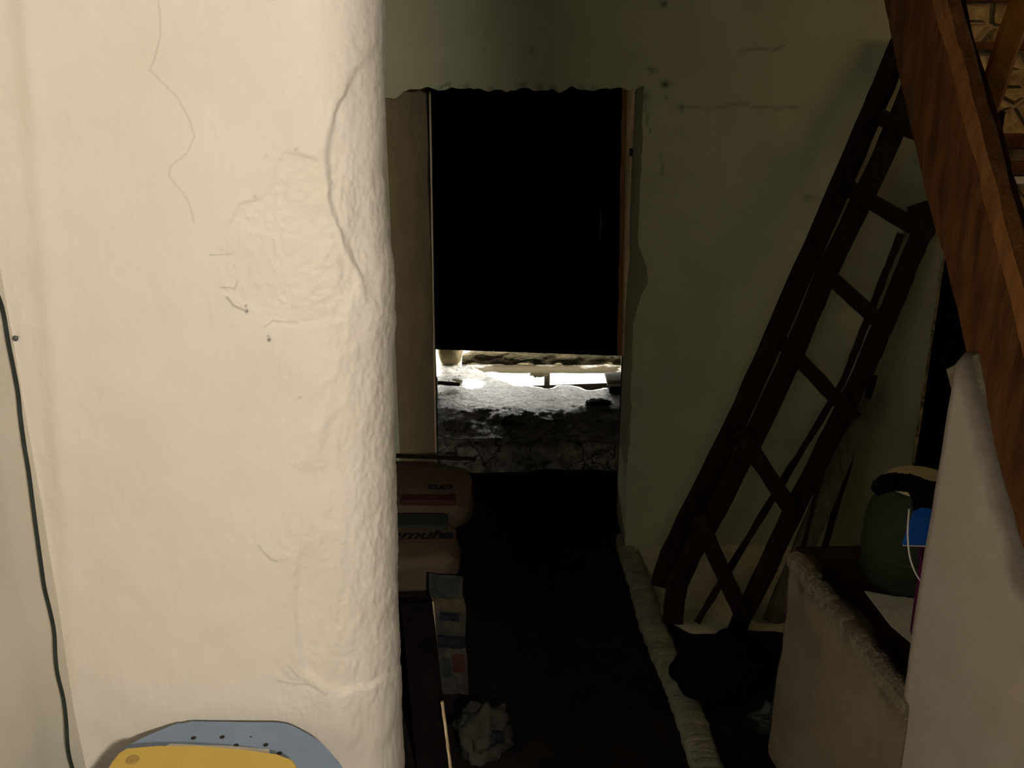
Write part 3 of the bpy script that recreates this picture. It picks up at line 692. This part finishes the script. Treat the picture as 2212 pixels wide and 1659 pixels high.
tag(timber('upright_post', Vector((1.765, 3.97, 0)), Vector((1.765, 3.97, 1.95)), .10, .115, M['blackcloth'], None, seed=45, n=14), 'dark upright post where plaster meets rubble, behind the green drum', 'post')
g = at(1560, 1455, Z=.10)
tag(lump('dark_sack', (g.x, g.y + .02, .11), (.17, .13, .125), M['blackcloth'], amp=.25, freq=2, seed=14, flat=.8), 'black lumpy sack on the floor at the foot of the ladder', 'sack')
g = at(1610, 1450, Z=.06)
tag(lump('plastic_wrap', (g.x + .055, g.y - .27, .05), (.07, .05, .06), M['cable'], amp=.6, freq=3, seed=15, flat=.8), 'dark crumpled plastic with faint glints beside the foot of the low wall', 'wrapping')

# shelf board behind the low wall and what stands on it
SZ = .715
sh = thing('shelf_board', 'dark brown board shelf behind the crumbling top of the low wall', 'shelf', (1.3, 2.5, SZ))
bm = bmesh.new()
ol = [(a0.x + .045, a0.y + .06), (a1.x + .055, a1.y + .01), (1.9, a1.y + .01), (1.9, 2.93), (a0.x + .05, 2.90)]
prism(bm, ol, SZ - .03, SZ); obj('board', bm, M['shelf'], sh)
for x_, y_ in ((1.03, 2.2), (1.03, 2.8), (1.82, 2.2), (1.82, 2.8)): box('leg', (x_ - .02, y_ - .02, 0), (x_ + .02, y_ + .02, SZ - .03), M['shelf'], sh)
bc = Vector((1.185, 2.715, SZ))
bk = thing('green_drum', 'dark green plastic drum with rounded shoulders standing on the board shelf', 'drum', tuple(bc))
bm = bmesh.new(); lathe(bm, [(0.001, .004), (.125, .004), (.137, .014), (.141, .10), (.141, .185), (.134, .225), (.112, .270), (.094, .292), (.090, .305), (.001, .305)], bc, 56); obj('drum_body', bm, M['bucketgreen'], bk, True)
bm = bmesh.new(); lathe(bm, [(.090, .306), (.098, .309), (.099, .322), (.092, .326), (.001, .326)], bc, 48); obj('drum_lid', bm, M['cream'], bk, True)
bm = bmesh.new(); lathe(bm, [(.1415, .105), (.1435, .108), (.1435, .112), (.1415, .115)], bc, 56); obj('moulded_ring', bm, M['bucketgreen'], bk, True)
# black bag slung over the drum's lid: a band across it, hanging down on the right
bm = bmesh.new()
pts = smooth_path([at(1888, 1062, Y=2.63), at(1912, 1044, Y=2.64), at(1940, 1041, Y=2.65), at(1972, 1046, Y=2.62), at(2005, 1060, Y=2.52), at(2028, 1095, Y=2.46), at(2045, 1150, Y=2.42)], 8)
nn = len(pts); sc_ = [.55 + .45 * min(1, k / 6) + 1.7 * sstep(.40, .85, k / nn) for k in range(nn)]
sweep(bm, pts, [(x * .8, y * 1.5) for x, y in circ(.017, 12)], Vector((0, -1, .6)), scale=sc_, jit=.0025, seed=77)
tag(obj('black_bag', bm, M['blackcloth'], None, True), 'black limp bag strapped over the cream lid of the green drum', 'bag')
pcn = Vector((1.20, 2.385, SZ))
pb = thing('purple_bucket', 'purple plastic pail half hidden behind the tall stub wall, with a white wire handle', 'bucket', tuple(pcn))
bm = bmesh.new(); lathe(bm, [(0.001, .004), (.112, .004), (.117, .012), (.120, .235), (.125, .24), (.125, .25), (.118, .25), (.114, .235), (.108, .02), (0.001, .018)], pcn, 44); obj('bucket_body', bm, M['purple'], pb, True)
tube('wire_handle', [at(1964, 1100, Y=2.27), at(1961, 1150, Y=2.22), at(1965, 1200, Y=2.20), at(1978, 1238, Y=2.19), at(2000, 1268, Y=2.19), at(2030, 1290, Y=2.2)], .0022, M['whitewire'], pb)
q = [at(1950, 1178, Y=2.235), at(1974, 1108, Y=2.29), at(1992, 1100, Y=2.30), at(2060, 1110, Y=2.30), at(2062, 1182, Y=2.235)]
bm = bmesh.new(); a = [bm.verts.new(p) for p in q]; b = [bm.verts.new(p + Vector((0, .004, .003))) for p in q]
bm.faces.new(a); bm.faces.new(b[::-1])
for i in range(5): bm.faces.new((a[i], b[i], b[(i + 1) % 5], a[(i + 1) % 5]))
bs = thing('blue_sheet', 'bright blue plastic sheet with a white lower edge resting on the purple pail', 'sheet', tuple(q[0]))
obj('sheet', bm, M['blue'], bs)
bm = bmesh.new(); sweep(bm, sub([q[0] + Vector((0, -.001, 0)), q[4] + Vector((0, -.001, 0))], 6), circ(.0016, 6)); obj('sheet_edge', bm, M['whitewire'], bs)
q = [at(1868, 1277, Z=SZ + .004), at(1940, 1290, Z=SZ + .004), at(2000, 1285, Z=SZ + .004), at(2000, 1400, Z=SZ + .004), at(1968, 1388, Z=SZ + .004), at(1925, 1352, Z=SZ + .004)]
bm = bmesh.new(); prism(bm, [(p.x, p.y) for p in q], SZ + .0015, SZ + .005); tag(obj('paper_sheet', bm, M['paper']), 'greyish sheet of paper lying on the shelf under the green drum', 'paper')

# ---------------------------------------------------------------- left: bench with printed sacks in the dark
bench = thing('low_bench', 'dark low bench behind the plaster pier carrying printed sacks', 'bench', (-.7, 3.5, 0))
box('bench_top', (-1.2, 3.06, .36), (-.235, 3.98, .40), M['darkwood'], bench, .004)
for x_, y_ in ((-1.15, 3.12), (-1.15, 3.9), (-.30, 3.12), (-.30, 3.9)): box('leg', (x_ - .03, y_ - .03, 0), (x_ + .03, y_ + .03, .36), M['darkwood'], bench)
def pillow(c, r, seed):
    bm = bmesh.new(); bmesh.ops.create_icosphere(bm, subdivisions=5, radius=1)
    for v in bm.verts:
        d = v.co.normalized(); e = .45
        p = Vector([math.copysign(abs(t) ** e, t) for t in d]); k = 1 + .05 * mnoise.noise(d * 3 + Vector((seed, 2, 1)))
        v.co = Vector(c) + Vector((p.x * r[0], p.y * r[1], p.z * r[2])) * k
    return bm
s1_ = thing('printed_sack', 'rear printed brown sack on the bench, nearest the doorway', 'sack', (-.66, 3.68, .40), 'printed sacks on the bench')
obj('sack_body', pillow((-.66, 3.70, .485), (.50, .215, .08), 1), M['sack'], s1_, True)
s2_ = thing('printed_sack', 'front printed brown sack on the bench with large dark script lettering', 'sack', (-.66, 3.25, .40), 'printed sacks on the bench')
obj('sack_body', pillow((-.66, 3.27, .485), (.47, .185, .08), 2), M['sack'], s2_, True)
def text(name, body, loc, size, m, parent, rot=(0, 0, 0), shear=.25):
    cu = bpy.data.curves.new(name, 'FONT'); cu.body = body; cu.size = size; cu.extrude = .001; cu.shear = shear; cu.offset = size * .012
    t = bpy.data.objects.new(name, cu); C.objects.link(t); bpy.context.view_layer.update()
    me = bpy.data.meshes.new_from_object(t.evaluated_get(bpy.context.evaluated_depsgraph_get())); C.objects.unlink(t); bpy.data.objects.remove(t)
    R = Matrix.Translation(loc) @ Matrix.Rotation(rot[2], 4, 'Z') @ Matrix.Rotation(rot[0], 4, 'X'); me.transform(R)
    me.materials.clear(); me.materials.append(m)
    o = link(bpy.data.objects.new(name, me), parent); o.matrix_parent_inverse = Matrix.Translation(-Vector(parent.location)); return o
text('lettering', 'Inmuha', (-.455, 3.21, .572), .085, M['ink'], s2_)
text('lettering', 'tun', (-.33, 3.60, .572), .075, M['ink'], s1_)
box('print_band', (-.45, 3.31, .545), (-.235, 3.40, .570), M['sackgreen'], s2_, .003)
box('print_band', (-.42, 3.51, .545), (-.215, 3.56, .570), M['sackred'], s1_, .003)
bm = bmesh.new(); sweep(bm, sub([(-1.1, 3.955, .575), (-.15, 3.935, .545)], 10), rect(.02, .012, .2), jit=.001); tag(obj('thin_rod', bm, M['darkwood']), 'thin dark rod lying across the rear sack at the doorway', 'rod')
# hanging printed flap with coloured patches, in front of the bench
fl = thing('printed_sheet', 'faded printed sheet hanging down the front corner of the bench', 'sheet', (-.2, 3.03, .05))
ngx, ngz = 24, 60
fx, fz = np.meshgrid(np.linspace(0, 1, ngx), np.linspace(0, 1, ngz), indexing='ij')
tl, tr_, bl, br = at(925, 1240, Y=3.03), at(1000, 1245, Y=3.03), at(955, 1500, Y=3.0), at(1012, 1500, Y=3.0)
def bil(i): return (tl[i] * (1 - fx) + tr_[i] * fx) * (1 - fz) + (bl[i] * (1 - fx) + br[i] * fx) * fz
FG = np.stack([bil(0) + .01 * fbm(fz * 7, fx * 0, 2, 3), bil(1) + .012 * fbm(fx * 3, fz * 9, 3, 4), bil(2)], -1)
o = grid_mesh('sheet', FG, M['sackpale']); o.parent = fl; o.matrix_parent_inverse = Matrix.Translation(-Vector(fl.location))
def patch(x0, z0, x1, z1, m):
    i0, i1, j0, j1 = int(x0 * (ngx - 1)), int(x1 * (ngx - 1)), int(z0 * (ngz - 1)), int(z1 * (ngz - 1))
    P = FG[i0:i1 + 1, j0:j1 + 1].copy(); P[..., 1] -= .003
    o = grid_mesh('print_patch', P, m); o.parent = fl; o.matrix_parent_inverse = Matrix.Translation(-Vector(fl.location))
for a_ in ((.1, .02, .9, .14, M['sackgreen']), (.0, .2, 1, .3, M['sack']), (.2, .32, .8, .38, M['ink']), (.1, .5, 1, .6, M['ink']), (.5, .66, .95, .8, M['sackred']), (.1, .68, .45, .85, M['sackgreen'])): patch(*a_)
# dark board with a pale right edge, leaning on the bench
bd = thing('leaning_board', 'dark upright board with a pale splintered right edge between the pier and the bench', 'board', (-.5, 2.93, 0))
e0, e1 = at(934, 1295, Y=3.02), at(974, 1675, Z=0.0)
bm = bmesh.new(); q = [e0, e1, e1 + Vector((-.105, 0, 0)), e0 + Vector((-.105, 0, 0))]
a = [bm.verts.new(p) for p in q]; b = [bm.verts.new(p + Vector((0, -.018, .0))) for p in q]
bm.faces.new(a); bm.faces.new(b[::-1])
for i in range(4): bm.faces.new((a[i], b[i], b[(i + 1) % 4], a[(i + 1) % 4]))
obj('board_panel', bm, M['blackcloth'], bd)
timber('board_edge', at(955, 1515, X=e0.x + (e1.x - e0.x) * .62), e1 + Vector((.004, -.012, 0)), .02, .009, M['post'], bd, seed=51, n=12, jit=.001)
timber('board_edge', e0 + Vector((.003, -.01, 0)), at(942, 1385, Y=2.96), .014, .004, M['post'], bd, seed=52, n=8, jit=.0008)
# crumpled printed bag on the floor
g = at(1046, 1590, Z=.06)
cb = thing('crumpled_bag', 'crumpled printed plastic bag on the floor in front of the bench', 'bag', (g.x, g.y, 0))
lump('bag_body', (g.x, g.y, .075), (.085, .085, .085), M['sackpale'], cb, amp=.5, freq=2.2, seed=21, flat=.85)
lump('bag_print', (g.x + .03, g.y - .045, .10), (.035, .04, .025), M['ink'], cb, amp=.5, freq=2, seed=22)
lump('bag_print', (g.x - .05, g.y - .01, .12), (.03, .035, .03), M['sackgreen'], cb, amp=.5, freq=2, seed=23)

# ---------------------------------------------------------------- plastic table with yellow box at the bottom left
TZ = .43
tb = thing('plastic_table', 'blue-grey plastic table with rounded corners and small drain holes, against the pier', 'table', (-.55, 2.15, 0))
far_pts = [(232, 1659), (262, 1622), (300, 1598), (345, 1578), (398, 1560), (470, 1559), (540, 1560), (612, 1562), (652, 1578), (690, 1602), (718, 1630), (740, 1659)]
P = [at(x, y, Z=TZ) for x, y in far_pts]
P = [(p.x, min(p.y, PY - .016)) for p in P]
cxm = (P[0][0] + P[-1][0]) / 2; yfront = min(P[0][1], P[-1][1])
L0, R0 = P[0], P[-1]
near = [(R0[0] + .012, yfront - .06), (R0[0] + .012, yfront - .26), (R0[0] - .02, yfront - .34), (R0[0] - .09, yfront - .385), (L0[0] + .09, yfront - .385), (L0[0] + .02, yfront - .34), (L0[0] - .012, yfront - .26), (L0[0] - .012, yfront - .06)]
outline = [(p.x, p.y) for p in smooth_path([Vector((x, y, 0)) for x, y in P + near + [P[0]]], 5)][:-1]
bm = bmesh.new(); prism(bm, outline, TZ - .035, TZ, .006, 3); obj('table_top', bm, M['bluegrey'], tb, False)
hl = [(418, 1594), (480, 1592), (510, 1610), (574, 1609), (604, 1627), (542, 1591.5)]
for i, (x, y) in enumerate(hl):
    p = at(x, y, Z=TZ + .0006); bm = bmesh.new(); r_ = .0075 if i < 5 else .003
    bmesh.ops.create_circle(bm, cap_ends=True, segments=16, radius=r_, matrix=Matrix.Translation(p)); obj('drain_hole', bm, M['hole'], tb)
for x_, y_ in ((L0[0] + .07, yfront - .30), (R0[0] - .07, yfront - .30), (L0[0] + .12, yfront + .03), (R0[0] - .12, yfront + .03)):
    bm = bmesh.new(); lathe(bm, [(.001, 0), (.022, 0), (.03, TZ - .034), (.001, TZ - .034)], (x_, y_, 0), 16); obj('leg', bm, M['bluegrey'], tb, True)
# white paper strip under the yellow box
q = [at(358, 1606, Z=TZ + .014), at(368, 1600, Z=TZ + .016), at(388, 1603, Z=TZ + .012), at(440, 1607, Z=TZ + .01), at(500, 1610, Z=TZ + .008), at(560, 1617, Z=TZ + .006), at(582, 1620, Z=TZ + .004), at(582, 1628, Z=TZ + .004)]
bm = bmesh.new(); fr = [bm.verts.new((p.x, p.y, TZ + .0045)) for p in q]; bk_ = [bm.verts.new((p.x, p.y - .22, TZ + .003)) for p in q]
tp = [bm.verts.new((p.x, p.y, TZ + .0062)) for p in q]; tpb = [bm.verts.new((p.x, p.y - .22, TZ + .0045)) for p in q]
n = len(q)
for i in range(n - 1):
    bm.faces.new((fr[i], fr[i + 1], bk_[i + 1], bk_[i])); bm.faces.new((tp[i], tpb[i], tpb[i + 1], tp[i + 1])); bm.faces.new((fr[i], tp[i], tp[i + 1], fr[i + 1])); bm.faces.new((bk_[i], bk_[i + 1], tpb[i + 1], tpb[i]))
bm.faces.new((fr[0], bk_[0], tpb[0], tp[0])); bm.faces.new((fr[-1], tp[-1], tpb[-1], bk_[-1]))
tag(obj('folded_paper', bm, M['white']), 'white folded paper sticking out from under the yellow box', 'paper')
# yellow box
BH = .055
yb = thing('plastic_box', 'mustard yellow plastic box with rounded corners lying on the blue-grey table', 'box', (-.6, 2.0, TZ))
yp = [(232, 1662), (240, 1645), (256, 1625), (275, 1614), (340, 1611.5), (430, 1612), (520, 1619), (600, 1630), (630, 1638), (640, 1650), (643, 1668)]
Pp = [at(x, y, Z=TZ + .007 + BH) for x, y in yp]
ya = [(p.x, p.y) for p in Pp]
yn = min(ya[0][1], ya[-1][1]) - .17
ya = ya + [(ya[-1][0], yn + .03), (ya[-1][0] - .03, yn), (ya[0][0] + .03, yn), (ya[0][0], yn + .03)]
bm = bmesh.new(); prism(bm, ya, TZ + .007, TZ + .007 + BH * .6); obj('box_body', bm, M['yellow'], yb)
bm = bmesh.new(); prism(bm, ya, TZ + .007 + BH * .62, TZ + .007 + BH, .007, 4); obj('box_lid', bm, M['yellow'], yb)
p = at(286, 1641, Z=TZ + .008 + BH); bm = bmesh.new(); lathe(bm, [(.0165, 0), (.0165, .0012), (.014, .0016), (.001, .0008)], p, 28); obj('moulded_disc', bm, M['yellowdark'], yb, True)

# ---------------------------------------------------------------- cable and screw in the left corner
cpts = [(-40, 560), (-4, 640), (8, 680), (18, 740), (30, 800), (39, 850), (44, 900), (52, 960), (62, 1020), (71, 1090), (79, 1150), (90, 1230), (96, 1270), (108, 1320), (117, 1365), (120, 1420), (125, 1460), (137, 1510), (143, 1560), (146, 1610), (152, 1645), (166, 1690)]
path = []
for x, y in cpts:
    p = at(x, y, Y=PY - .028)
    if p.x < XL + .055: p = at(x, y, X=XL + .055)
    path.append(p)
tag(tube('electric_cable', path, .0052, M['cable'], n=10, sm=5), 'dark electric cable hanging wavily down the left wall corner', 'cable')
p = at(33, 731, Y=PY - .012)
sc = thing('wall_screw', 'round screw head in the pier beside the cable', 'screw', tuple(p))
bm = bmesh.new(); bmesh.ops.create_uvsphere(bm, u_segments=16, v_segments=8, radius=.0075, matrix=Matrix.Translation(p) @ Matrix.Diagonal((1, .6, 1, 1))); obj('screw_head', bm, M['steel'], sc, True)
bm = bmesh.new(); bmesh.ops.create_cone(bm, segments=10, radius1=.003, radius2=.003, depth=.03, cap_ends=True, matrix=Matrix.Translation(p + Vector((0, .015, 0))) @ Matrix.Rotation(math.pi / 2, 4, 'X')); obj('screw_shank', bm, M['steel'], sc)
